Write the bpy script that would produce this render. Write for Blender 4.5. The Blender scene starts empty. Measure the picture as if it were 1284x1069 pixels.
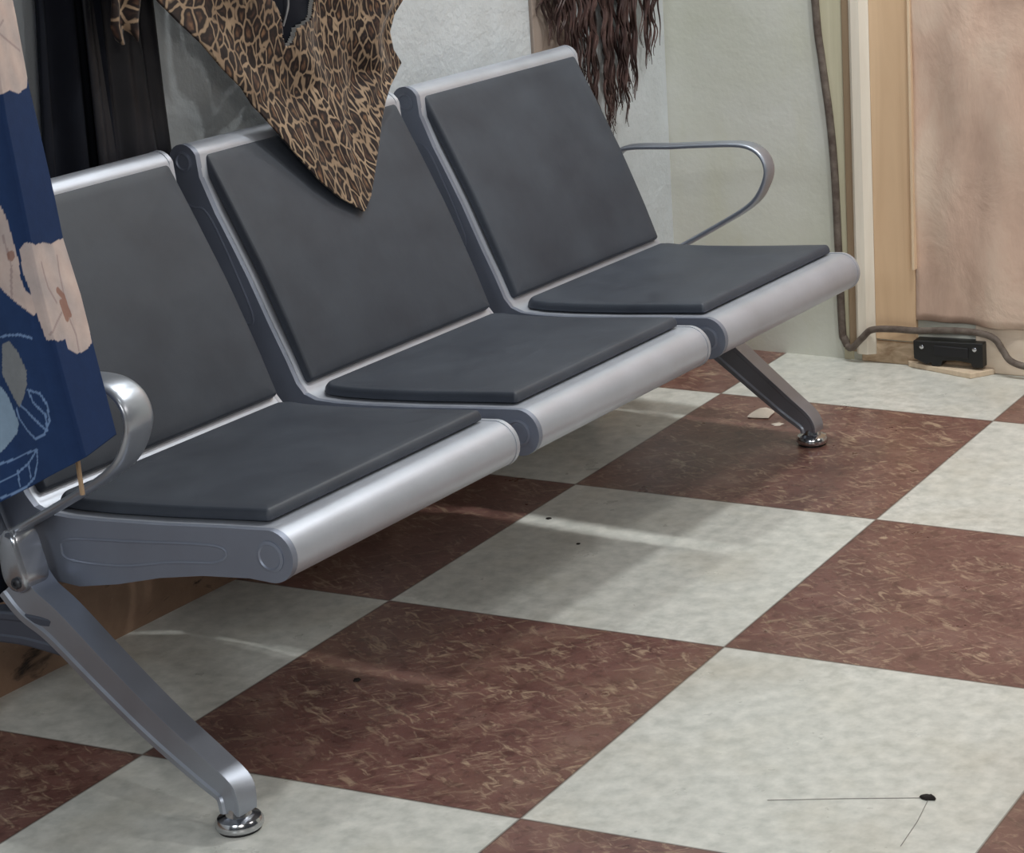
import bpy, bmesh, math, random, bisect
from mathutils import Vector, Matrix
random.seed(7)
S = bpy.context.scene
COL = S.collection
PI = math.pi

# ------------------------------------------------------------------ helpers
def link(name, bm, mat, parent=None, smooth=None, bevel=None):
    me = bpy.data.meshes.new(name)
    bmesh.ops.recalc_face_normals(bm, faces=bm.faces[:])
    bm.to_mesh(me); bm.free()
    o = bpy.data.objects.new(name, me); COL.objects.link(o)
    if mat: me.materials.append(mat)
    if parent is not None: o.parent = parent
    if smooth is not None:
        for p in me.polygons: p.use_smooth = True
        try: me.set_sharp_from_angle(angle=math.radians(smooth))
        except Exception: pass
    if bevel:
        b = o.modifiers.new('bevel', 'BEVEL'); b.width = bevel; b.segments = 3
        b.limit_method = 'ANGLE'; b.angle_limit = math.radians(40)
    return o

def empty(name, label, cat, loc=(0, 0, 0), rz=0, group=None):
    o = bpy.data.objects.new(name, None); COL.objects.link(o)
    o.location = loc; o.rotation_euler = (0, 0, rz); o.empty_display_size = .1
    return tag(o, label, cat, group)

def tag(o, label, cat, group=None):
    o['label'] = label; o['category'] = cat
    if group: o['group'] = group
    return o

def struct(o):
    o['kind'] = 'structure'; return o

def add_box(bm, x0, x1, y0, y1, z0, z1):
    v = [bm.verts.new((x, y, z)) for z in (z0, z1) for y in (y0, y1) for x in (x0, x1)]
    for f in ((0, 2, 3, 1), (4, 5, 7, 6), (0, 1, 5, 4), (2, 6, 7, 3), (0, 4, 6, 2), (1, 3, 7, 5)):
        bm.faces.new([v[i] for i in f])

def add_prism(bm, pts, axis, a, b):
    """extrude a 2-D outline along an axis ('x','y','z') from a to b"""
    def P(p, t):
        return {'y': (p[0], t, p[1]), 'z': (p[0], p[1], t), 'x': (t, p[0], p[1])}[axis]
    A = [bm.verts.new(P(p, a)) for p in pts]; B = [bm.verts.new(P(p, b)) for p in pts]
    n = len(pts)
    for i in range(n): bm.faces.new((A[i], A[(i+1) % n], B[(i+1) % n], B[i]))
    bm.faces.new(A[::-1]); bm.faces.new(B)

def add_loft(bm, rings, closed=False, caps=True):
    R = [[bm.verts.new(p) for p in r] for r in rings]
    n = len(R[0]); m = len(R)
    for k in range(m if closed else m-1):
        a, b = R[k], R[(k+1) % m]
        for i in range(n): bm.faces.new((a[i], a[(i+1) % n], b[(i+1) % n], b[i]))
    if caps and not closed:
        bm.faces.new(R[0][::-1]); bm.faces.new(R[-1])

def frame_path(P, closed=False, ref=Vector((0, 1, 0))):
    """tangent, side, normal at every point; the section's first axis stays along ref"""
    P = [Vector(p) for p in P]; out = []
    n = len(P)
    for i in range(n):
        a = P[(i-1) % n] if (closed or i > 0) else P[i]
        b = P[(i+1) % n] if (closed or i < n-1) else P[i]
        t = (b-a).normalized()
        s = (ref - t*ref.dot(t)).normalized(); out.append((P[i], t, s, t.cross(s)))
    return out

def add_sweep(bm, P, sec, closed=False, ref=Vector((0, 1, 0))):
    """sec: function(k)->list of (a,b) offsets along (side, normal)"""
    rings = []
    for k, (p, t, s, n) in enumerate(frame_path(P, closed, ref)):
        rings.append([p + s*a + n*b for a, b in sec(k)])
    add_loft(bm, rings, closed)

def tube_any(bm, P, rad, n=8):
    P = [Vector(p) for p in P]; rings = []; up = Vector((.31, .52, .79)).normalized()
    for i in range(len(P)):
        t = (P[min(i+1, len(P)-1)] - P[max(i-1, 0)]).normalized()
        s = (up - t*up.dot(t)).normalized(); q = t.cross(s)
        r = rad(i/(len(P)-1)) if callable(rad) else rad
        rings.append([p for p in (P[i] + (s*math.cos(2*PI*j/n) + q*math.sin(2*PI*j/n))*r for j in range(n))])
    add_loft(bm, rings)

def add_lathe(bm, prof, c, n=28):
    rings = [[(c[0]+r*math.cos(2*PI*j/n), c[1]+r*math.sin(2*PI*j/n), c[2]+z) for j in range(n)] for r, z in prof]
    add_loft(bm, rings)

def smooth_path(P, m=8, closed=False):
    """Catmull-Rom through the points"""
    P = [Vector(p) for p in P]; out = []; n = len(P)
    for i in range(n if closed else n-1):
        g = (lambda j: P[j % n]) if closed else (lambda j: P[max(0, min(n-1, j))])
        a, b, c, d = g(i-1), g(i), g(i+1), g(i+2)
        for k in range(m):
            t = k/m
            out.append(.5*((2*b)+(c-a)*t+(2*a-5*b+4*c-d)*t*t+(3*b-a-3*c+d)*t**3))
    if not closed: out.append(P[-1])
    return out

def sgn_pow(v, e): return math.copysign(abs(v)**e, v)

def in_poly(x, y, P):
    c = False; j = len(P)-1
    for i in range(len(P)):
        (xi, yi), (xj, yj) = P[i], P[j]
        if (yi > y) != (yj > y) and x < (xj-xi)*(y-yi)/(yj-yi)+xi: c = not c
        j = i
    return c

def seg_dist(x, y, P):
    best = 9
    for (ax, ay), (bx, by) in zip(P, P[1:]):
        dx, dy = bx-ax, by-ay; L = dx*dx+dy*dy or 1e-12
        t = max(0, min(1, ((x-ax)*dx+(y-ay)*dy)/L))
        best = min(best, math.hypot(x-ax-dx*t, y-ay-dy*t))
    return best

def lerp_tab(t, z):
    if z <= t[0][0]: a, b = t[0], t[1]
    elif z >= t[-1][0]: a, b = t[-2], t[-1]
    else:
        k = bisect.bisect([q[0] for q in t], z); a, b = t[k-1], t[k]
    return a[1]+(b[1]-a[1])*(z-a[0])/(b[0]-a[0])

# ------------------------------------------------------------------ materials
def srgb(r, g, b):
    f = lambda c: (c/12.92 if c <= .04045 else ((c+.055)/1.055)**2.4)
    return (f(r/255), f(g/255), f(b/255), 1)

class NT:
    def __init__(s, name):
        s.m = bpy.data.materials.new(name); s.m.use_nodes = True
        s.t = s.m.node_tree; s.b = s.t.nodes['Principled BSDF']
    def n(s, kind, **kw):
        o = s.t.nodes.new(kind)
        for k, v in kw.items():
            if k.startswith('i_'):
                key = k[2:].replace('_', ' ')
                o.inputs[int(key) if key.isdigit() else key].default_value = v
            else: setattr(o, k, v)
        return o
    def l(s, a, b): s.t.links.new(a, b)
    def mix(s, fac, a, b, mode='MIX'):
        o = s.n('ShaderNodeMix', data_type='RGBA', blend_type=mode)
        for inp, v in ((o.inputs[0], fac), (o.inputs[6], a), (o.inputs[7], b)):
            if hasattr(v, 'links') or hasattr(v, 'is_linked'): s.l(v, inp)
            else: inp.default_value = v
        return o.outputs[2]
    def math(s, op, a, b=0.0, c=None):
        o = s.n('ShaderNodeMath', operation=op)
        for i, v in enumerate((a, b) if c is None else (a, b, c)):
            if hasattr(v, 'is_linked'): s.l(v, o.inputs[i])
            else: o.inputs[i].default_value = v
        return o.outputs[0]
    def ramp(s, v, stops):
        o = s.n('ShaderNodeValToRGB'); e = o.color_ramp.elements
        while len(e) < len(stops): e.new(.5)
        for q, (p, c) in zip(e, stops): q.position = p; q.color = c if len(c) == 4 else (*c, 1)
        s.l(v, o.inputs[0]); return o.outputs[0]
    def coord(s, scale=(1, 1, 1), which='Object', rot=(0, 0, 0)):
        c = s.n('ShaderNodeTexCoord'); m = s.n('ShaderNodeMapping')
        m.inputs['Scale'].default_value = scale; m.inputs['Rotation'].default_value = rot
        s.l(c.outputs[which], m.inputs[0]); return m.outputs[0]
    def noise(s, scale, vec=None, detail=4, rough=.6, out=0, dist=0.0):
        o = s.n('ShaderNodeTexNoise'); o.inputs['Scale'].default_value = scale
        o.inputs['Detail'].default_value = detail; o.inputs['Roughness'].default_value = rough
        o.inputs['Distortion'].default_value = dist
        if vec is not None: s.l(vec, o.inputs['Vector'])
        return o.outputs[out]
    def bump(s, h, strength=.3, dist=.01):
        o = s.n('ShaderNodeBump'); o.inputs['Strength'].default_value = strength; o.inputs['Distance'].default_value = dist
        s.l(h, o.inputs['Height']); s.l(o.outputs[0], s.b.inputs['Normal'])
    def col(s, c):
        if hasattr(c, 'is_linked'): s.l(c, s.b.inputs['Base Color'])
        else: s.b.inputs['Base Color'].default_value = c
    def set(s, **kw):
        for k, v in kw.items():
            inp = s.b.inputs[k.replace('_', ' ')]
            if hasattr(v, 'is_linked'): s.l(v, inp)
            else: inp.default_value = v

B4 = (0, 0, 0, 1); W4 = (1, 1, 1, 1)

def m_metal(name, c, rough, metallic=.85, var=.12):
    t = NT(name); v = t.coord((1, 1, 1))
    n = t.noise(14, v, 5)
    t.col(t.mix(n, tuple(x*(1-var) for x in c[:3])+(1,), tuple(min(1, x*(1+var)) for x in c[:3])+(1,)))
    t.set(Metallic=metallic, Roughness=t.math('MULTIPLY_ADD', n, .16, rough-.08))
    t.bump(t.noise(160, v, 2), .03, .001)
    return t.m
MET = m_metal('silver painted metal', srgb(186, 191, 202), .40, .55)
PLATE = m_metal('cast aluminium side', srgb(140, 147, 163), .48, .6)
LEGM = m_metal('cast aluminium leg', srgb(168, 174, 186), .40, .8)
CHROME = m_metal('polished chrome', srgb(196, 198, 202), .16, 1.0, .05)
DARKM = m_metal('dark steel', srgb(60, 62, 68), .45, .4)

def m_pad():
    t = NT('grey vinyl'); v = t.coord()
    n1 = t.noise(9, v, 4); n2 = t.noise(500, v, 2)
    t.col(t.ramp(n1, [(.3, srgb(55, 60, 70)), (.7, srgb(68, 74, 84))]))
    t.set(Roughness=t.math('MULTIPLY_ADD', n1, .2, .42)); t.set(Specular_IOR_Level=.45)
    h = t.math('ADD', t.math('MULTIPLY', n2, .25), t.noise(24, v, 3))
    t.bump(h, .12, .003); return t.m
PAD = m_pad()

def m_plain(name, c, rough=.6, spec=.4, bump=0, bscale=60, c2=None, nscale=8):
    t = NT(name); v = t.coord()
    if c2 is not None: t.col(t.ramp(t.noise(nscale, v, 6), [(.32, c), (.68, c2)]))
    else: t.col(c)
    t.set(Roughness=rough, Specular_IOR_Level=spec)
    if bump: t.bump(t.noise(bscale, v, 5), bump, .006)
    return t.m
RUBBER = m_plain('black rubber', srgb(28, 29, 31), .6)
BLACKPL = m_plain('black plastic', srgb(22, 22, 24), .4, .5)

TILE = .61
def m_floor():
    t = NT('checkered vinyl tiles'); v = t.coord()
    sep = t.n('ShaderNodeSeparateXYZ'); t.l(v, sep.inputs[0])
    X, Y = sep.outputs[0], sep.outputs[1]
    u = t.math('DIVIDE', X, TILE); w = t.math('DIVIDE', Y, TILE)
    fu = t.math('FLOOR', u); fw = t.math('FLOOR', w)
    par = t.math('MODULO', t.math('ABSOLUTE', t.math('ADD', fu, fw)), 2.0)      # 0 = light tile, 1 = brown tile
    par = t.math('GREATER_THAN', par, .5)
    # thin seams
    du = t.math('SUBTRACT', .5, t.math('ABSOLUTE', t.math('SUBTRACT', t.math('FRACT', u), .5)))
    dw = t.math('SUBTRACT', .5, t.math('ABSOLUTE', t.math('SUBTRACT', t.math('FRACT', w), .5)))
    seam = t.math('LESS_THAN', t.math('MINIMUM', du, dw), .0036)
    # light tile: mottled off-white
    n1 = t.noise(34, v, 3, .6); n2 = t.noise(5, v, 3)
    white = t.ramp(n1, [(.3, srgb(188, 190, 184)), (.7, srgb(220, 220, 214))])
    white = t.mix(t.ramp(n2, [(.5, B4), (.9, (.35, .35, .35, 1))]), white, srgb(196, 186, 160))
    # brown tile: red-brown with pale flecks running in short streaks
    nb = t.noise(10, v, 5)
    brown = t.ramp(nb, [(.3, srgb(98, 67, 62)), (.55, srgb(117, 83, 76)), (.75, srgb(132, 103, 94))])
    vs = t.coord((1, 1, 1), rot=(0, 0, .5)); vs2 = t.coord((1, 1, 1), rot=(0, 0, -.7))
    def streak(vec, sc, sq, lo, hi):
        m = t.n('ShaderNodeMapping'); m.inputs['Scale'].default_value = (sq, 1, 1); t.l(vec, m.inputs[0])
        return t.ramp(t.noise(sc, m.outputs[0], 5, .62, dist=1.2), [(lo, B4), (hi, W4)])
    st = t.mix(1.0, streak(vs, 62, .34, .54, .68), streak(vs2, 70, .3, .55, .70), 'LIGHTEN')
    patch = t.ramp(t.noise(7, v, 2), [(.34, (.22, .22, .22, 1)), (.66, (.8, .8, .8, 1))])
    brown = t.mix(t.mix(1.0, st, patch, 'MULTIPLY'), brown, srgb(190, 168, 142))
    dk = t.ramp(t.noise(48, v, 4, dist=.6), [(.36, (.45, .45, .45, 1)), (.46, B4)])
    brown = t.mix(dk, brown, srgb(66, 42, 38))
    c = t.mix(par, white, brown)
    c = t.mix(t.math('MULTIPLY', seam, .55), c, srgb(70, 58, 52))
    grime = t.ramp(t.noise(2.3, v, 6), [(.52, B4), (.8, (.3, .3, .3, 1))])
    c = t.mix(grime, c, srgb(150, 132, 104))
    t.col(c)
    t.set(Roughness=t.math('MULTIPLY_ADD', t.noise(12, v, 4), .22, .20), Specular_IOR_Level=.5)
    t.bump(t.noise(16, v, 3), .05, .004)
    return t.m

def m_plaster(name, ca, cb, stain, sc=3.0, rough=.6, bump=.25, bs=9):
    t = NT(name); v = t.coord()
    c = t.ramp(t.noise(sc, v, 6), [(.3, ca), (.7, cb)])
    c = t.mix(t.ramp(t.noise(sc*1.7, t.coord((1, 1, .35)), 5), [(.55, B4), (.8, (.55, .55, .55, 1))]), c, stain)
    t.col(c); t.set(Roughness=rough, Specular_IOR_Level=.35)
    h = t.math('ADD', t.noise(bs, v, 4), t.math('MULTIPLY', t.noise(bs*6, v, 3), .25))
    t.bump(h, bump, .02); return t.m

WALL_A = m_plaster('pale wall sheeting', srgb(196, 202, 206), srgb(214, 220, 224), srgb(184, 186, 184), 2.2, .5, .3, 12)
WALL_B = m_plaster('grey green plaster', srgb(208, 210, 196), srgb(222, 223, 218), srgb(208, 207, 182), 2.6, .6, .12, 9)

def m_wood(name, c1, c2, scale=6, axis=(9, 9, .7), rough=.55):
    t = NT(name); v = t.coord(axis)
    n = t.noise(scale, v, 5, .6, dist=.8)
    t.col(t.ramp(n, [(.3, c1), (.7, c2)])); t.set(Roughness=rough, Specular_IOR_Level=.35); t.bump(n, .1, .003)
    return t.m
TAN = m_wood('tan board', srgb(224, 190, 154), srgb(238, 206, 170), 2.2)
CREAM = m_wood('cream painted post', srgb(232, 222, 206), srgb(246, 238, 224), 3)
OLIVE = m_wood('olive edge strip', srgb(200, 194, 166), srgb(216, 210, 184), 3)
BROWNGAP = m_wood('brown door seal', srgb(146, 124, 100), srgb(168, 146, 120), 3)

def m_skirt():
    t = NT('stained shade-brown skirting'); v = t.coord()
    c = t.ramp(t.noise(7, v, 6), [(.3, srgb(128, 100, 82)), (.7, srgb(164, 136, 114))])  # brown also carries the unlit tone of the wall under the bench
    d = t.ramp(t.noise(9, t.coord((1, .8, 2.2)), 5, dist=.7), [(.58, B4), (.66, W4)])
    t.col(t.mix(d, c, srgb(48, 38, 32))); t.set(Roughness=.7); t.bump(t.noise(22, v, 5), .4, .01); return t.m

def m_curtain():
    t = NT('brown crumpled cloth'); v = t.coord((1, 1, .6))
    n = t.noise(5, v, 6, .6, dist=.4)
    c = t.ramp(n, [(.28, srgb(186, 156, 140)), (.5, srgb(214, 186, 168)), (.75, srgb(226, 208, 190))])
    t.col(c); t.set(Roughness=.75, Specular_IOR_Level=.25)
    t.bump(t.noise(9, v, 5, .6, dist=.5), .35, .02); return t.m

def m_leopard():
    t = NT('leopard print cloth')
    uv = t.n('ShaderNodeTexCoord').outputs['UV']
    nz = t.n('ShaderNodeTexNoise'); nz.inputs['Scale'].default_value = 30; t.l(uv, nz.inputs['Vector'])
    off = t.n('ShaderNodeVectorMath', operation='SCALE'); t.l(nz.outputs['Color'], off.inputs[0]); off.inputs['Scale'].default_value = .022
    add = t.n('ShaderNodeVectorMath', operation='ADD'); t.l(uv, add.inputs[0]); t.l(off.outputs[0], add.inputs[1])
    ve = t.n('ShaderNodeTexVoronoi', feature='DISTANCE_TO_EDGE'); ve.inputs['Scale'].default_value = 37; t.l(add.outputs[0], ve.inputs['Vector'])
    e = ve.outputs['Distance']
    big = t.noise(46, uv, 2)
    tan = t.ramp(t.noise(10, uv, 3), [(.3, srgb(128, 106, 86)), (.7, srgb(174, 150, 124))])
    core = t.ramp(big, [(.34, srgb(46, 33, 30)), (.5, srgb(84, 60, 48)), (.66, srgb(132, 100, 74))])
    ee = t.math('ADD', e, t.math('MULTIPLY', t.math('SUBTRACT', big, .5), .12))
    ring = t.ramp(ee, [(.046, W4), (.105, B4)])         # 1 along the pale net between the spots
    inner = t.ramp(e, [(.22, B4), (.34, W4)])
    dark = t.mix(inner, srgb(36, 26, 25), core)
    t.col(t.mix(ring, dark, tan)); t.set(Roughness=.7, Specular_IOR_Level=.2, Sheen_Weight=.15)
    t.bump(t.noise(60, uv, 3), .12, .004); return t.m

def m_vcol(name, rough=.75):
    t = NT(name); a = t.n('ShaderNodeVertexColor', layer_name='print')
    v = t.coord()
    c = t.mix(.18, a.outputs[0], t.mix(t.noise(60, v, 4), (.0, .0, .0, 1), (1, 1, 1, 1)), 'OVERLAY')
    t.col(c); t.set(Roughness=rough, Specular_IOR_Level=.2); t.bump(t.noise(300, v, 2), .08, .002); return t.m

BLACKCLOTH = m_plain('black cloth', srgb(14, 17, 27), .85, .2, .2, 20, srgb(20, 24, 34), 12)
BLACKSATIN = m_plain('black satin', srgb(24, 24, 31), .5, .4, .25, 14, srgb(34, 34, 40), 9)

# ------------------------------------------------------------------ setting
A = .0607                                   # the bench and the wall behind it stand this far off the tile grid
ORIG = Vector((0, -.6417, 0))
ex = Vector((math.cos(A), -math.sin(A), 0)); es = Vector((math.sin(A), math.cos(A), 0)); ez = Vector((0, 0, 1))
def W(x, s, z): return ORIG + ex*x + es*s + ez*z     # bench frame: out from wall, along bench, up
YB = 1.545

bm = bmesh.new(); add_box(bm, -.6, 4.2, -4.6, YB+.1, -.05, 0)
struct(link('floor', bm, m_floor()))
bm = bmesh.new(); add_box(bm, -.52, -.40, -3.6, 2.19, -.05, 2.7)
wl = struct(link('wall_left', bm, WALL_A)); wl.location = ORIG; wl.rotation_euler.z = -A
bm = bmesh.new(); add_box(bm, -.34, 3.2, YB, YB+.12, -.05, 2.7)
struct(link('wall_back', bm, WALL_B))
bm = bmesh.new(); add_prism(bm, [(-.41, 0), (-.34, 0), (-.336, .06), (-.345, .125), (-.36, .135), (-.41, .135)], 'y', -3.6, 2.19)
bl = struct(link('baseboard_left', bm, m_skirt(), smooth=30)); bl.location = ORIG; bl.rotation_euler.z = -A
# batten on the wall behind the bench
bm = bmesh.new(); add_box(bm, -.402, -.392, 1.66, 1.81, .137, 2.7)
tr = struct(link('trim_1', bm, m_wood('beige batten', srgb(150, 136, 126), srgb(166, 152, 142), 3), bevel=.003)); tr.location = ORIG; tr.rotation_euler.z = -A
# ragged dark edge of the plaster sheet, then strips of the door surround on the back wall
edge = [(.070, 1.9), (.088, 1.2), (.100, .79), (.112, .66), (.126, .54), (.134, .42), (.138, .25), (.142, .07), (.144, .0)]
eL = smooth_path([(x, 0, z) for x, z in edge], 8)
bm = bmesh.new(); outl = [(p.x, p.z) for p in eL] + [(.165, 0), (.165, 1.9)]
add_prism(bm, outl, 'y', YB-.003, YB+.01)
struct(link('trim_2', bm, OLIVE))
bm = bmesh.new(); add_box(bm, .158, .186, YB-.009, YB+.01, .02, 2.3)
struct(link('trim_3', bm, BROWNGAP, bevel=.003))
bm = bmesh.new(); add_prism(bm, [(.178, YB+.01), (.178, YB-.014), (.186, YB-.022), (.205, YB-.022), (.216, YB-.014), (.222, YB-.010), (.222, YB+.01)], 'z', .02, 2.3)
struct(link('trim_4', bm, CREAM, smooth=30))
bm = bmesh.new(); add_box(bm, .222, .318, YB-.010, YB+.01, .055, 2.3)
dr = struct(link('door_1', bm, TAN, bevel=.002))
bm = bmesh.new(); add_box(bm, .3165, .3225, YB-.026, YB+.01, .22, 2.3)
struct(link('trim_5', bm, m_wood('bright edge strip', srgb(226, 198, 166), srgb(240, 216, 186), 3), bevel=.001))
bm = bmesh.new(); add_box(bm, .186, .47, YB-.006, YB+.01, 0, .05)
struct(link('baseboard_back', bm, m_wood('scuffed cream skirting', srgb(170, 140, 112), srgb(224, 200, 172), 9, (3, 3, 6)), bevel=.002))
bm = bmesh.new(); add_box(bm, .455, 1.6, YB-.012, YB+.01, 0, .106)
struct(link('baseboard_back_end', bm, m_wood('cream skirting', srgb(226, 206, 184), srgb(240, 224, 206), 4, (1, 1, 6)), bevel=.004))  # pale cream also holds the warm glow from a gap

# ------------------------------------------------------------------ the bench
PITCH = .569; SW = .519
bench = empty('waiting_bench', 'three-seat silver metal airport bench with dark grey padded seats on checkered floor', 'bench', ORIG, -A)

FC = (.288, .350); FR_ = .036          # front roll
TC = (-.315, .728); TR = .027          # top roll
def back_x(z):                         # front face of the backrest
    return lerp_tab([(.36, -.126), (.45, -.163), (.55, -.209), (.65, -.262), (.75, -.317)], z)
def arc(c, r, a0, a1, n): return [(c[0]+r*math.cos(math.radians(a0+(a1-a0)*i/n)), c[1]+r*math.sin(math.radians(a0+(a1-a0)*i/n))) for i in range(n+1)]
seat_line = [(.284, .3865), (.20, .378), (.10, .368), (.0, .360), (-.06, .357), (-.095, .358)]
back_line = [(-.116, .366), (-.130, .382), (-.147, .42), (-.172, .47), (-.209, .55), (-.235, .60), (-.262, .65), (-.285, .70)]
front_arc = arc(FC, FR_, -115, 88, 18)
top_arc = arc(TC, TR, 22, 215, 14)
shell_path = front_arc + seat_line[1:] + back_line + top_arc

def shell_bm(s0, s1):
    bm = bmesh.new()
    P = [Vector((x, 0, z)) for x, z in shell_path]; n = len(P); th = .0035
    inner = []
    for i in range(n):
        t = (P[min(i+1, n-1)]-P[max(i-1, 0)]).normalized(); nn = Vector((-t.z, 0, t.x))   # left of travel = outward/up
        inner.append(P[i]-nn*(-th))
    # outline = outer + reversed inner
    outl = [(p.x, p.z) for p in P] + [(p.x, p.z) for p in inner[::-1]]
    A_ = [bm.verts.new((x, s0, z)) for x, z in outl]; B_ = [bm.verts.new((x, s1, z)) for x, z in outl]
    m = len(outl)
    for i in range(m): bm.faces.new((A_[i], A_[(i+1) % m], B_[(i+1) % m], B_[i]))
    for k in range(n-1):
        for V in (A_, B_): bm.faces.new((V[k], V[k+1], V[m-2-k], V[m-1-k]))
    return bm

plate_outline = (arc(FC, FR_+.001, -95, 88, 16) + [(x, z+.001) for x, z in seat_line[1:]] + back_line[:-1] + [(-.286, .705)]
                 + arc(TC, TR+.001, 25, 200, 12) + [(-.330, .66), (-.293, .57), (-.250, .47), (-.214, .39), (-.185, .33), (-.155, .285), (-.115, .262), (-.05, .2585), (.02, .272), (.095, .292), (.17, .306), (.25, .314)])

def plate_bm(s0, s1, side):
    """cast end plate, raised rim and shallow recessed panels on its outer face"""
    bm = bmesh.new(); add_prism(bm, plate_outline, 'y', s0, s1)
    so = s0 if side < 0 else s1
    # discs at the two rolls
    for c, r in ((FC, .022), (TC, .017)):
        ring = []
        for rr, d in ((r, 0), (r, .0015), (r-.004, .0025), (r-.006, .0008)):
            ring.append([(c[0]+rr*math.cos(2*PI*j/24), so+side*d, c[1]+rr*math.sin(2*PI*j/24)) for j in range(24)])
        add_loft(bm, ring)
    # pressed ribs: a long loop on the back, another on the seat side
    for loop in ([(-.268, .635), (-.30, .655), (-.312, .64), (-.24, .49), (-.225, .475), (-.205, .49)],
                 [(.20, .352), (.05, .338), (-.06, .326), (-.075, .310), (-.06, .296), (.03, .300), (.12, .318), (.20, .330)]):
        P = smooth_path([(x, so, z) for x, z in loop], 6, closed=True)
        sec = lambda k: [(.0015*math.cos(2*PI*j/6), .0024*math.sin(2*PI*j/6)) for j in range(6)]
        add_sweep(bm, P, sec, closed=True)
    return bm

def pad_bm(path, s0, s1, h, r=.007, cr0=.006, cr1=.02):
    """cushion with rolled edge laid on a profile line: path = [(x,z)...], width s0..s1"""
    L = [0]
    for a, b in zip(path, path[1:]): L.append(L[-1]+math.dist(a, b))
    tot = L[-1]
    def at(t):
        k = max(0, min(len(path)-2, bisect.bisect(L, t)-1))
        f = (t-L[k])/(L[k+1]-L[k]); a, b = path[k], path[k+1]
        dx, dz = b[0]-a[0], b[1]-a[1]; q = math.hypot(dx, dz)
        return a[0]+dx*f, a[1]+dz*f, dz/q, -dx/q        # point and normal (up for a path running backwards)
    def rr(inset):
        a0, a1, b0, b1 = inset, tot-inset, s0+inset, s1-inset; pts = []
        c0 = max(.002, cr0-inset*.6); c1 = max(.002, cr1-inset*.6)
        for cx, cy, a, c in ((a1-c1, b1-c1, 0, c1), (a0+c0, b1-c0, 90, c0), (a0+c0, b0+c0, 180, c0), (a1-c1, b0+c1, 270, c1)):
            for i in range(7):
                q = math.radians(a+90*i/6); pts.append((cx+c*math.cos(q), cy+c*math.sin(q)))
            # extra points on the straight run
            nx = {0: (a0+c0, b1), 90: (a0, b0+c0), 180: (a1-c1, b0), 270: (a1, b1-c1)}[a]
            lx, ly = pts[-1]
            for i in range(1, 12): pts.append((lx+(nx[0]-lx)*i/12, ly+(nx[1]-ly)*i/12))
        return pts
    bm = bmesh.new(); rings = []
    levels = [(.004, .0005), (.0005, .003)] + [(r*(1-math.cos(q*PI/2/5)), .003+(h-.003)*math.sin(q*PI/2/5)) for q in range(1, 6)]
    for ins, w in levels:
        rings.append([(t, s, w) for t, s in rr(ins)])
    base = rings[-1]; cx, cy = tot/2, (s0+s1)/2
    for f in (.92, .82, .7, .55, .4, .25, .1):
        rings.append([(cx+(t-cx)*f, cy+(s-cy)*f, h+.003*(1-f*f)) for t, s, w in base])
    def M(q):
        x, z, nx, nz = at(max(0, min(tot, q[0]))); return (x+nx*q[2], q[1], z+nz*q[2])
    add_loft(bm, [[M(q) for q in ring] for ring in rings])
    return bm

seat_pad_path = [(.270, .3860), (.20, .379), (.10, .369), (.0, .361), (-.06, .358), (-.095, .3585), (-.109, .362)]
back_pad_path = [(back_x(z)+.001, z) for z in (.375, .40, .42, .45, .50, .55, .60, .65, .69, .732)]
for i in range(3):
    s0 = i*PITCH; s1 = s0+SW
    st = link('seat', shell_bm(s0+.008, s1-.006), MET, bench, smooth=35)
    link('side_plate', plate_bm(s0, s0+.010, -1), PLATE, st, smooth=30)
    link('side_plate', plate_bm(s1-.008, s1, 1), MET, st, smooth=30)
    link('seat_pad', pad_bm(seat_pad_path, s0+.026, s1-.011, .018, .007, .006, .022), PAD, st, smooth=50)
    link('back_pad', pad_bm(back_pad_path, s0+.021, s1-.008, .018, .006, .005, .008), PAD, st, smooth=50)

# rail under the seats
bm = bmesh.new(); add_box(bm, -.135, -.085, .012, 1.63, .285, .325)
link('rail', bm, DARKM, bench, bevel=.006)

# armrests: flat bar bent into a closed loop
arm_pts = [(-.15, .325), (-.0926, .357), (-.0, .410), (.06, .4466), (.092, .474), (.112, .510), (.1155, .536), (.104, .560), (.078, .574), (.040, .576), (-.03, .5695), (-.10, .562), (-.18, .5555),
           (-.216, .546), (-.236, .522), (-.232, .49), (-.205, .42), (-.175, .345), (-.165, .322)]
for sc in (-.030, 1.688):
    P = smooth_path([(x, sc, z) for x, z in arm_pts], 7, closed=True)
    w, h = (.026, .0055) if sc < 0 else (.0185, .0052)
    sec = lambda k: [(w*sgn_pow(math.cos(2*PI*j/16), .55), h*sgn_pow(math.sin(2*PI*j/16), .8)) for j in range(16)]
    bm = bmesh.new(); add_sweep(bm, P, sec, closed=True)
    link('armrest', bm, LEGM if sc > 0 else m_metal('brushed arm bar', srgb(178, 184, 194), .32, .7), bench, smooth=50)

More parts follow.
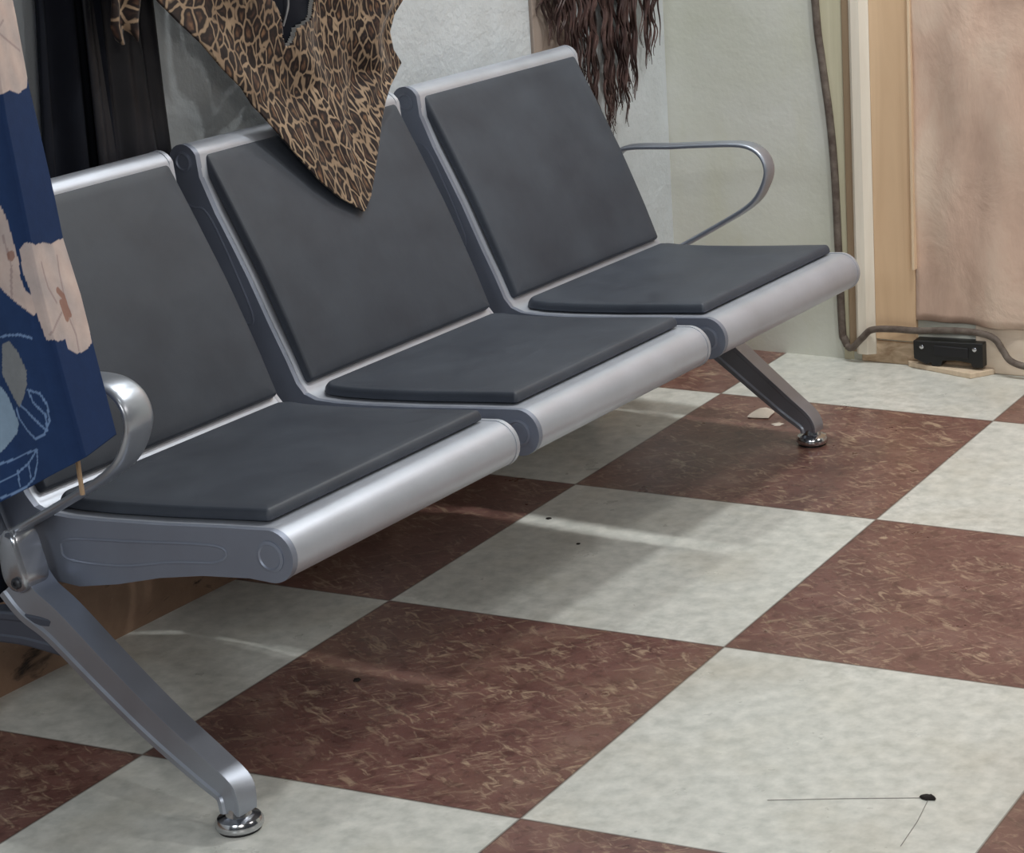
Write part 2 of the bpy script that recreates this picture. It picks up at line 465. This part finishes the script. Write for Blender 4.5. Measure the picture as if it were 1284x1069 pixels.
# legs: I-section castings, each with a front and rear strut
def i_sec(w, d, web=.45, fl=.22):
    a, b, c = w/2, d/2, w/2*web
    f = b-d*fl
    return [(-a, b), (a, b), (a, f), (c, f-.003), (c, -f+.003), (a, -f), (a, -b), (-a, -b), (-a, -f), (-c, -f+.003), (-c, f-.003), (-a, f)]
def leg(front, rear, foot, rearfoot, hub):
    P = smooth_path(front, 6); n = len(P)
    bm = bmesh.new()
    def sec(k):
        q = k/(n-1); return i_sec(.042-.008*q, max(.028, .062-.030*q), .84, .16)
    add_sweep(bm, P, sec)
    lg = link('leg', bm, LEGM, bench, smooth=25, bevel=.0035)
    P2 = smooth_path(rear, 6); m = len(P2); bm = bmesh.new()
    add_sweep(bm, P2, lambda k: i_sec(.030, max(.03, .054-.02*k/(m-1)), .9))
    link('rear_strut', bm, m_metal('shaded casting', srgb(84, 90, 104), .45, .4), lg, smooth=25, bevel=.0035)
    for c in (foot, rearfoot):
        bm = bmesh.new()
        add_lathe(bm, [(.004, .004), (.029, .004), (.031, .007), (.031, .013), (.028, .018), (.017, .022), (.014, .034), (.004, .034)], (c[0], c[1], 0))
        ft = link('foot', bm, CHROME, lg, smooth=35)
        bm = bmesh.new(); add_lathe(bm, [(.004, 0), (.027, 0), (.028, .005), (.004, .0055)], (c[0], c[1], 0))
        link('rubber_pad', bm, RUBBER, ft, smooth=35)
    # cast hub lug that clamps the rail and carries the arm
    bm = bmesh.new()
    hx, hs, hz = hub
    prof = [(-.020, .062), (-.006, .066), (.008, .055), (.018, .02), (.026, -.012), (.022, -.034), (.004, -.046), (-.018, -.040), (-.030, -.015), (-.030, .03)]
    P = smooth_path([(hx+a, hs, hz+b) for a, b in prof], 4, closed=True)
    rings = []
    for off, sc in ((-.022, .62), (-.019, .74), (-.014, .80), (.016, .80), (.022, .75)):
        cx = hx; cz = hz+.005
        rings.append([(cx+(p.x-cx)*sc, hs+off, cz+(p.z-cz)*sc) for p in P])
    add_loft(bm, rings)
    br = link('bracket', bm, m_metal('satin chrome', srgb(176, 180, 188), .24, .8), bench, smooth=40)
    bm = bmesh.new(); rings = [[(hx+.006+r*math.cos(2*PI*j/16), hs-.022-d, hz-.018+r*math.sin(2*PI*j/16)) for j in range(16)] for r, d in ((.008, -.002), (.008, .003), (.006, .005), (.003, .005), (.003, .002))]
    add_loft(bm, rings); link('bolt', bm, DARKM, br, smooth=35)

leg([(-.118, -.034, .272), (-.092, -.036, .246), (-.046, -.04, .222), (.044, -.055, .170), (.140, -.07, .117), (.227, -.083, .076), (.266, -.089, .058), (.277, -.0936, .046), (.279, -.0946, .026)],
    [(-.040, -.041, .204), (-.075, -.041, .206), (-.118, -.04, .206), (-.18, -.04, .200), (-.23, -.04, .185), (-.268, -.04, .14), (-.285, -.04, .08), (-.288, -.04, .026)],
    (.279, -.0946), (-.288, -.04), (-.098, -.046, .300))
leg([(-.070, 1.645, .262), (-.045, 1.642, .226), (.031, 1.64, .174), (.102, 1.638, .123), (.172, 1.634, .075), (.208, 1.631, .053), (.221, 1.6295, .040), (.224, 1.6292, .026)],
    [(.0, 1.64, .19), (-.08, 1.64, .19), (-.15, 1.64, .180), (-.21, 1.64, .165), (-.275, 1.64, .13), (-.298, 1.64, .08), (-.303, 1.64, .026)],
    (.224, 1.6292), (-.303, 1.64), (-.06, 1.668, .262))

# ------------------------------------------------------------------ clothes
def grid_mesh(name, mat, rows, cols, f, parent=None, uvf=None, thick=.0015, colf=None):
    """rows / cols: a count, or a list of parameter values from 0 to 1"""
    us = cols if isinstance(cols, list) else [i/cols for i in range(cols+1)]
    vs = rows if isinstance(rows, list) else [j/rows for j in range(rows+1)]
    bm = bmesh.new()
    V = [[bm.verts.new(f(u, v)) for u in us] for v in vs]
    CC = [[colf(u, v) for u in us] for v in vs] if colf else None
    uvl = bm.loops.layers.uv.new('UVMap') if uvf else None
    cl = bm.loops.layers.float_color.new('print') if colf else None
    for j in range(len(vs)-1):
        for i in range(len(us)-1):
            fc = bm.faces.new((V[j][i], V[j][i+1], V[j+1][i+1], V[j+1][i]))
            for lp, (a, b) in zip(fc.loops, ((i, j), (i+1, j), (i+1, j+1), (i, j+1))):
                if uvl: lp[uvl].uv = uvf(us[a], vs[b])
                if cl: lp[cl] = CC[b][a]
    o = link(name, bm, mat, parent, smooth=80)
    if thick:
        sm = o.modifiers.new('cloth', 'SOLIDIFY'); sm.thickness = thick; sm.offset = 0
    return o

# navy floral dress hanging at the near end of the bench
RT = [(.40, .155), (.528, .134), (.638, .113), (.711, .0998), (.782, .081), (.834, .075), (.935, .060), (.975, .053), (1.085, .043), (1.5, .0)]
FT = [(.38, .185), (.523, .156), (.661, .128), (.752, .1115), (.852, .1007), (.951, .090), (1.049, .086), (1.097, .081), (1.5, .04)]
def dress_xyz(u, v):
    h = .10*max(0, 1-abs(u)/.35)                 # soften the fold between the two panels
    if h <= 0: return dress_raw(u, v)
    return dress_raw(u-h*.35, v)*.3+dress_raw(u, v)*.4+dress_raw(u+h*1.35, v)*.3
def dress_raw(u, v):
    hem = .523+.005*u if u >= 0 else max(.38, .523+u*.155)
    z = hem+v*(1.5-hem)
    xr = lerp_tab(RT, z); xf = lerp_tab(FT, z)
    if u >= 0: x, s = xf+(xr-xf)*min(u, 1), -.17+.08*min(u, 1)
    else: x, s = xf+u*.33, -.17
    if u < -.02: s += .006*math.sin((u+.02)*14)*min(1, (-u-.02)*6)
    if u > 1: x = xr-(u-1)*.3; s = -.09+.012*math.sin((u-1)*9)*min(1, (u-1)*5)
    return W(x, s, z)
POLY = {
  'f1': [(-0.02, 0.6075), (0.97, 0.595), (1.0, 0.5525), (1.01, 0.51), (1.01, 0.475), (0.93, 0.4625), (0.59, 0.46), (0.29, 0.47), (0.0, 0.47), (-0.12, 0.475), (-.3, .50), (-.3, .6)],
  'f2': [(-0.33, 0.345), (-0.12, 0.3425), (-0.1, 0.32), (-0.09, 0.2925), (-0.08, 0.2625), (-0.09, 0.2425), (-0.08, 0.225), (-0.04, 0.215), (-0.04, 0.195), (-0.07, 0.1925), (-0.11, 0.205), (-0.14, 0.2175), (-0.17, 0.23), (-0.19, 0.24), (-0.33, 0.2425), (-.5, .26), (-.55, .32)],
  'f3': [(-0.06, 0.2775), (-0.02, 0.2825), (0.12, 0.275), (0.38, 0.2725), (0.6, 0.265), (0.8, 0.265), (1.01, 0.2625), (1.01, 0.23), (1.01, 0.2), (1.02, 0.1725), (1.0, 0.145), (.98, 0.125), (0.79, 0.12), (0.52, 0.1225), (0.32, 0.135), (0.32, 0.1475), (0.1, 0.15), (-0.03, 0.1575), (-0.04, 0.1775), (-0.05, 0.1975), (-0.05, 0.2225), (-0.07, 0.25)],
  'leaf1': [(-0.27, 0.175), (-0.22, 0.175), (-0.19, 0.16), (-0.17, 0.1325), (-0.19, 0.115), (-0.23, 0.1025), (-0.27, 0.095), (-0.29, 0.11), (-0.31, 0.13), (-0.32, 0.1425)],
  'lt1': [(-0.4, 0.15), (-0.34, 0.125), (-0.32, 0.1125), (-0.31, 0.095), (-0.3, 0.0775), (-0.33, 0.0675), (-0.37, 0.0625), (-0.43, 0.055), (-0.52, 0.0575)],
}
LINES = [
  [(-0.3, 0.185), (-0.22, 0.1825), (-0.16, 0.1775), (-0.11, 0.1675)],
  [(-0.19, 0.11), (-0.14, 0.1), (-0.12, 0.0825), (-0.13, 0.0625), (-0.17, 0.05), (-0.22, 0.05), (-0.26, 0.065), (-0.29, 0.0825), (-0.29, 0.095)],
  [(-0.19, 0.11), (-0.18, 0.0925), (-0.14, 0.0725), (-0.15, 0.0525)],
  [(-0.26, 0.0975), (-0.23, 0.0875), (-0.19, 0.07), (-0.15, 0.0525)],
  [(-0.23, 0.0375), (-0.31, 0.04), (-0.38, 0.04), (-0.45, 0.0425)],
  [(-0.23, 0.0375), (-0.25, 0.0225), (-0.3, 0.0075), (-0.36, 0.0025), (-0.43, 0.0025), (-0.5, 0.005)],
  [(-0.23, 0.0375), (-0.31, 0.0275), (-0.39, 0.0225), (-0.47, 0.0225)],
  [(-0.31, 0.0275), (-0.32, 0.01)], [(-0.38, 0.025), (-0.39, 0.0075)]]
VEINS = [[(0.2, 0.25), (0.22, 0.2175), (0.34, 0.195)], [(0.69, 0.2475), (0.62, 0.225), (0.58, 0.2)], [(0.0, 0.1625), (0.21, 0.1725), (0.4, 0.18)], [(0.59, 0.125), (0.62, 0.145), (0.56, 0.1675)],
         [(-.15, .225), (-.12, .26), (-.13, .3)], [(.1, .55), (.5, .53), (.9, .51)], [(-.1, .53), (.5, .555)]]
CORE = [[(0.46, 0.2075), (0.55, 0.1975), (0.56, 0.1825), (0.59, 0.1725)], [(0.46, 0.1925), (0.48, 0.1775), (0.5, 0.17)]]
sc2 = lambda L: [(a*(.33 if a < 0 else .085), b*.97) for a, b in L]
LN = [sc2(L) for L in LINES]; VN = [sc2(L) for L in VEINS]; CN = [sc2(L) for L in CORE]
NAVY = srgb(30, 52, 92); NAVY_LIT = srgb(38, 62, 104); PINK = srgb(210, 190, 182); PINK2 = srgb(180, 169, 168)
def mixc(a, b, t): return tuple(x+(y-x)*t for x, y in zip(a, b))
def dress_col(u, v):
    m, n_ = (u*(.33 if u < 0 else .085), v*.97)
    c = NAVY if u > 0 else mixc(NAVY, NAVY_LIT, min(1, -u*6))  # front panel paler: the light falling on it is put into the colour
    if v < .62 and u <= 1.02:
        for k in ('f1', 'f2', 'f3'):
            if in_poly(u, v, POLY[k]):
                g = .5+.5*math.sin(u*9+v*60)*math.cos(v*31-u*4)
                c = mixc(PINK, PINK2, .75*g if k != 'f3' or u > .65 else .35+.65*g)
                if min(seg_dist(m, n_, L) for L in VN) < .0016: c = mixc(c, srgb(150, 130, 130), .6)
                if k == 'f3' and min(seg_dist(m, n_, L) for L in CN) < .0042: c = mixc(c, srgb(140, 92, 74), .75)
                if k == 'f2' and math.hypot(m+.037, n_-.265) < .006: c = mixc(c, srgb(140, 92, 74), .7)
        if in_poly(u, v, POLY['leaf1']): c = srgb(134, 138, 142)
        elif in_poly(u, v, POLY['lt1']): c = srgb(142, 166, 190)
        elif u < .1 and v < .2 and min(seg_dist(m, n_, L) for L in LN) < .0013: c = srgb(120, 148, 190)
    return c
U0, U1 = -1.25, 1.9
DU = [U0+.6*i/12 for i in range(12)]+[-.65+1.67*i/300 for i in range(300)]+[1.02+.88*i/16 for i in range(17)]
DV = [.64*i/400 for i in range(400)]+[.64+.36*i/24 for i in range(25)]
dr_o = grid_mesh('floral_dress', m_vcol('navy floral cotton'), DV, DU, dress_xyz, None, None, .002, dress_col)
tag(dr_o, 'navy blue dress with pink flowers hanging at the near end of the bench', 'dress')
# narrow tan tape at the hem
bm = bmesh.new(); P = [W(.1009, -.128, .53), W(.1005, -.126, .508), W(.099, -.124, .48), W(.0985, -.122, .452)]
tube_any(bm, P, .0032, 6)
link('hem_tape', bm, m_plain('tan tape', srgb(176, 150, 122), .8), dr_o, smooth=50)

# long black coat on the wall
def coat(u, v):
    z = .10+v*1.40
    a = lerp_tab([(.10, .12), (.70, .325), (1.0, .350), (1.5, .365)], z); b = lerp_tab([(.10, .275), (.27, .30), (.42, .44), (.55, .475), (1.5, .475)], z)
    return W(-.372+.010*math.sin(u*13+v*2), a+(b-a)*u, z)
o = grid_mesh('coat', BLACKCLOTH, 60, 60, coat, None, None, .008)
tag(o, 'long matte black coat hanging on the wall behind the left seat', 'coat')
def skirt(u, v):
    z = .42+v*1.05; w0 = .43; w1 = lerp_tab([(.42, .61), (.735, .598), (.83, .592), (.98, .586), (1.5, .56)], z)
    return W(-.360+.007*math.sin(u*11+v*3)+.003*math.sin(u*29), w0+(w1-w0)*u, z)
o = grid_mesh('skirt', BLACKSATIN, 50, 40, skirt, None, None, .006)
tag(o, 'shiny black satin skirt hanging beside the matte black coat', 'skirt')

# leopard blouse draped over the middle backrest
def lx(z): return -.285 if z > .8 else -.285+(.8-z)*.085/.2
LL = [(.597, .853), (.598, .852), (.614, .832), (.629, .811), (.663, .782), (.703, .758), (.744, .735), (.783, .712), (.83, .679), (.869, .637), (.913, .598), (.953, .553), (.993, .512), (1.12, .42), (1.25, .47), (1.5, .62)]
RR = [(.597, .857), (.617, .885), (.651, .917), (.692, .953), (.727, .983), (.756, 1.014), (.778, 1.045), (.792, 1.072), (.808, 1.094), (.833, 1.079), (.864, 1.079), (.892, 1.10), (.913, 1.13), (1.05, 1.18), (1.2, 1.12), (1.5, .98)]
NECK = [(.738, 1.02), (0.746, 0.976), (0.778, 0.952), (0.788, 0.925), (0.788, 0.894), (0.797, 0.877), (0.811, 0.888), (0.821, 0.907), (0.846, 0.913), (0.871, 0.917), (0.886, 0.938), (0.897, 0.957), (.92, 1.02), (.93, 1.3), (.73, 1.3)]
def blouse_pt(u, z, off=0):
    a, b = lerp_tab(LL, z), lerp_tab(RR, z); s = a+(b-a)*u
    k = min(1, max(0, (z-.60)/.25))
    x = lx(z)+off+k*(.010*math.sin(u*15+z*9)*(.4+.6*u)+.006*math.sin(u*31-z*14)*u)
    if z > .8: x -= .0
    return W(x, s, z), s
rows, cols = 260, 170
bm = bmesh.new(); uvl = bm.loops.layers.uv.new('UVMap'); bm2 = bmesh.new()
zs = [.597+(1.45-.597)*(j/rows)**1.15 for j in range(rows+1)]
Vv = [[bm.verts.new(blouse_pt(i/cols, z)[0]) for i in range(cols+1)] for z in zs]
V2 = {}
def lin(i, j):
    if (i, j) not in V2: V2[i, j] = bm2.verts.new(blouse_pt(i/cols, zs[j], -.012)[0])
    return V2[i, j]
def blouse_uv(i, j):
    z = zs[j]; u = i/cols; s = blouse_pt(u, z)[1]
    q = max(0, min(1, (s-.62)/.5)); return (s*(.85+.5*q), z*.88+.08*q)
kill = []
for j in range(rows):
    for i in range(cols):
        zc = (zs[j]+zs[j+1])/2; sc = blouse_pt((i+.5)/cols, zc)[1]
        if in_poly(sc, zc, NECK):
            bm2.faces.new((lin(i, j), lin(i+1, j), lin(i+1, j+1), lin(i, j+1)))
            continue
        fc = bm.faces.new((Vv[j][i], Vv[j][i+1], Vv[j+1][i+1], Vv[j+1][i]))
        for lp, (a, b) in zip(fc.loops, ((i, j), (i+1, j), (i+1, j+1), (i, j+1))): lp[uvl].uv = blouse_uv(a, b)
bmesh.ops.delete(bm, geom=[v for v in bm.verts if not v.link_faces], context='VERTS')
LEO = m_leopard()
blouse = link('blouse', bm, LEO, None, smooth=80)
m_ = blouse.modifiers.new('cloth', 'SOLIDIFY'); m_.thickness = .003; m_.offset = 0
tag(blouse, 'leopard print blouse hanging in a point over the middle backrest', 'blouse')
ln = link('lining', bm2, BLACKCLOTH, blouse, smooth=80)
ln['label'] = 'black inner layer showing in the neck opening'
m_ = ln.modifiers.new('cloth', 'SOLIDIFY'); m_.thickness = .002
bm = bmesh.new(); tube_any(bm, smooth_path([W(-.289, .800, .913), W(-.284, .806, .934), W(-.284, .812, .955), W(-.286, .81, 1.0)], 5), .0018, 6)
link('drawstring', bm, m_plain('grey cord', srgb(150, 150, 152), .6), blouse, smooth=50)
def cuff(u, v):
    z = .942+v*.42; a = lerp_tab([(.94, .443), (.96, .431), (1.0, .437), (1.3, .46)], z); b = lerp_tab([(.94, .487), (.96, .494), (1.0, .508), (1.3, .56)], z)
    zz = z-(.010*math.sin(u*9) if v < .05 else 0)
    return W(-.305+.006*math.sin(u*10+v*5), a+(b-a)*u, zz)
o = grid_mesh('sleeve', LEO, 40, 20, cuff, blouse, lambda a, b: (.3+a*.07, b*.4), .004)

# dark wavy hair hanging at the far backrest
bm = bmesh.new(); rnd = random.Random(5)
bot = [(1.665, .735), (1.69, .735), (1.71, .71), (1.755, .63), (1.81, .55), (1.865, .50), (1.91, .51), (1.95, .545), (1.995, .575), (2.04, .62), (2.085, .66)]
for k in range(60):
    q = (k+rnd.random())/60; c_top = 1.668+.415*q
    lo = lerp_tab(bot, c_top)
    zb = min(.80, lo+abs(rnd.gauss(0, .045)))
    c_bot = c_top+rnd.uniform(-.025, .025)+(1.86-c_top)*max(0, (.72-zb))*.8
    ph = rnd.uniform(0, 6.28); amp = rnd.uniform(.006, .012); fr = rnd.uniform(58, 84)
    x0 = -.368+rnd.uniform(-.012, .012)
    for j in range(rnd.choice((2, 3, 3, 4))):
        d0 = rnd.uniform(-.007, .007); d1 = rnd.uniform(-.007, .007); dx = rnd.uniform(-.005, .005); dz = rnd.uniform(0, .035); dp = rnd.uniform(-.35, .35)
        P = []; N = 52
        for i in range(N+1):
            t = i/N; z = 1.10+(zb+dz-1.10)*t
            sp = c_top+(c_bot-c_top)*t**1.5+amp*(.4+.8*t)*math.sin(z*fr+ph+dp)+d0*(1-t)+d1*t
            P.append(W(x0+dx+.4*amp*math.cos(z*fr*.9+ph), sp, z))
        r0 = rnd.uniform(.0020, .0036)
        tube_any(bm, P, lambda t: r0*(1-.8*t**4), 5)
HAIR = m_plain('dark brown hair', srgb(56, 39, 38), .5, .4, 0, 60, srgb(88, 66, 62), 14)
o = link('hair_extension', bm, HAIR, None, smooth=60)
tag(o, 'dark brown wavy hair extension hanging in front of the pale wall above the far seat', 'hair')

# curtain at the right of the back wall
def curt(u, v):
    z = .106+v*2.1; x = .319+1.1*u
    y = YB-.016+.006*math.sin(u*26+v*5)+.005*math.sin(u*61-v*9+1)+.003*math.sin(v*33+u*20)
    return Vector((x, y, z))
o = grid_mesh('curtain', m_curtain(), 120, 120, curt, None, None, .003)
tag(o, 'crumpled pinkish brown cloth curtain covering the right end of the back wall', 'curtain')

# power box, cables and loose board at the foot of the back wall
pb = empty('junction_box', 'black junction box mounted low on the wall below the brown curtain', 'junction box', (.40, YB-.006, .0))
bm = bmesh.new(); add_prism(bm, [(-.080, .066), (.080, .072), (.081, .018), (.058, .016), (.052, .026), (.02, .029), (-.012, .026), (-.016, .014), (-.036, .012), (-.040, .020), (-.050, .014), (-.058, .018), (-.079, .026)], 'y', -.030, .012)
link('box_body', bm, BLACKPL, pb, bevel=.002)
for x, z in ((-.060, .054), (.062, .058)):
    bm = bmesh.new(); add_loft(bm, [[(x+r*math.cos(2*PI*j/12), -.030-d, z+r*math.sin(2*PI*j/12)) for j in range(12)] for r, d in ((.005, 0), (.005, .0015), (.003, .0025), (.001, .0025))])
    link('screw', bm, CHROME, pb, smooth=40)
bm = bmesh.new(); add_box(bm, -.032, .048, -.033, -.028, .036, .060); link('face_panel', bm, m_plain('scuffed black plastic', srgb(30, 30, 33), .5), pb, bevel=.002)

CABLE = m_plain('grey brown cable', srgb(122, 112, 104), .7, .3, .4, 60, srgb(84, 72, 66), 40)
def cable(name, pts, r, label, mat=CABLE):
    bm = bmesh.new(); tube_any(bm, smooth_path(pts, 8), r, 9)
    o = link(name, bm, mat, None, smooth=60); return tag(o, label, 'cable')
y0 = YB-.009
cable('wall_cable', [(x-.001, YB-.007, z) for x, z in edge[1:-1]] + [(.146, YB-.008, .048), (.153, YB-.009, .032)], .0085, 'grey cable running down the ragged edge of the plaster on the back wall')
cable('power_cable', [(.156, y0-.006, .032), (.172, y0-.016, .034), (.198, y0-.020, .060), (.222, y0-.020, .080), (.27, y0-.014, .084), (.312, y0-.012, .084), (.36, y0-.016, .089), (.41, y0-.018, .094), (.47, y0-.02, .094), (.505, y0-.02, .084), (.524, y0-.02, .060), (.542, y0-.024, .040), (.575, y0-.024, .030), (.64, y0-.022, .024)], .0075, 'grey cable looping over the black junction box along the foot of the wall')
bm = bmesh.new(); add_prism(bm, [(.296, 1.536), (.302, 1.556-.03), (.462, 1.482), (.500, 1.53), (.47, 1.538)], 'z', 0, .012)
o = link('board', bm, m_wood('bare cream board', srgb(206, 184, 158), srgb(226, 206, 182), 5), None, bevel=.002)
tag(o, 'loose cream board lying on the floor under the black junction box', 'board')

# crumbs of plaster and specks on the floor
def chip(name, c, r, h, mat, label, cat, seed, sx=1.0, sy=1.0, group=None):
    rn = random.Random(seed); bm = bmesh.new(); n = 11; k = [rn.uniform(.7, 1.15) for _ in range(n)]
    rings = []
    for f, z in ((.9, 0), (1.0, .25), (.85, .7), (.45, 1.0)):
        rings.append([(c[0]+r*sx*k[j]*f*math.cos(2*PI*j/n), c[1]+r*sy*k[j]*f*math.sin(2*PI*j/n), h*z*(1 if f > .9 else rn.uniform(.85, 1.1) if z else 0)) for j in range(n)])
    add_loft(bm, rings); o = link(name, bm, mat, None, smooth=35); return tag(o, label, cat, group)
CHIPM = m_plain('white plaster', srgb(214, 204, 192), .8, .2, .3, 80)
DARKS = m_plain('dark crumb', srgb(32, 26, 24), .8)
chip('plaster_chip', (.146, 1.111), .030, .010, CHIPM, 'white plaster flake on the brown tile beside the far foot of the bench', 'plaster chip', 3, .9, 1.2)
chip('plaster_crumb', (.205, 1.062), .012, .003, CHIPM, 'tiny pale crumb on the brown tile next to the larger white flake', 'crumb', 8)
chip('dirt_speck', (1.105, -.382), .0085, .006, DARKS, 'dark speck with a hair-thin scratch on the large light tile in front', 'speck', 4, 1.5, .8)
chip('dirt_speck', (.138, -.293), .0062, .003, DARKS, 'small black speck on the dark brown tile below the left seat', 'speck', 5)
chip('dirt_speck', (.048, .429), .0055, .002, DARKS, 'dark speck in the bright stripe of light on the tile under the bench', 'speck', 6)
chip('dirt_speck', (.164, .331), .0045, .002, DARKS, 'faint speck in the shade just below the bright stripe under the bench', 'speck', 7)
bm = bmesh.new()
for P in ([(1.10, -.382, .0006), (1.0, -.418, .0006), (.90, -.457, .0006)], [(1.105, -.384, .0006), (1.115, -.45, .0006), (1.12, -.52, .0006)]):
    tube_any(bm, P, .0005, 5)
o = link('loose_hair', bm, m_plain('thin dark fibre', srgb(146, 142, 138), .7), None); tag(o, 'thin dark fibres crossing at the speck on the large light tile', 'fibre')

# ------------------------------------------------------------------ lights
def lamp(loc, target, e, sx, sy, c):
    d = bpy.data.lights.new('ceiling_or_fill_lamp', 'AREA'); d.shape = 'RECTANGLE'; d.size = sx; d.size_y = sy; d.energy = e; d.color = c
    o = bpy.data.objects.new('ceiling_or_fill_lamp', d); COL.objects.link(o); o.location = loc
    o.rotation_euler = (Vector(target)-Vector(loc)).to_track_quat('-Z', 'Y').to_euler(); return o
for x, y, e, c in ((.02, .84, 13, (.98, 1, .98)), (.88, .84, 21, (.98, 1, .98)), (1.60, .84, 11, (1, .99, .96)), (3.2, .9, 5, (1, .93, .86)), (1.7, -.9, 6, (.98, 1, .98)),  # last one here is an unseen fill, added to lift the near floor
                   (1.2, -5.0, 96, (.90, .96, 1)), (3.5, -4.0, 100, (1, .95, .88)), (5.0, .2, 50, (1, .92, .84))):  # unseen far lamps, added to brighten the walls
    far = y < -2 or x > 4
    lamp((x, y, 2.6), (x, y, 0), e, 1.2 if far else .16, 1.2 if far else .06, c)
w = bpy.data.worlds.new('World'); S.world = w; w.use_nodes = True
bg = w.node_tree.nodes['Background']; bg.inputs[0].default_value = (.80, .88, 1.0, 1); bg.inputs[1].default_value = .05

# ------------------------------------------------------------------ camera
R = [[0.9427432831822872, 0.333431099536928, -0.0076683685486635955], [0.07886040630413987, -0.24519239359515965, -0.9662617277109261], [-0.3240619359507514, 0.9103320229361115, -0.2574479941331116]]
Cp = (2.22536181, -3.14113194, 1.48210748)
cd = bpy.data.cameras.new('camera'); co = bpy.data.objects.new('camera', cd); COL.objects.link(co)
cd.sensor_fit = 'HORIZONTAL'; cd.sensor_width = 36; cd.lens = 3022.66/1284*36
cd.shift_x = (642-1280.9)/1284; cd.shift_y = (381.6-534.5)/1284; cd.clip_start = .05
M = Matrix.Identity(4)
for r in range(3):
    M[r][0] = R[0][r]; M[r][1] = -R[1][r]; M[r][2] = -R[2][r]; M[r][3] = Cp[r]
co.matrix_world = M
S.camera = co
S.view_settings.view_transform = 'Standard'; S.view_settings.look = 'None'; S.view_settings.gamma = 1; S.view_settings.use_curve_mapping = False
S.view_settings.exposure = 0.0
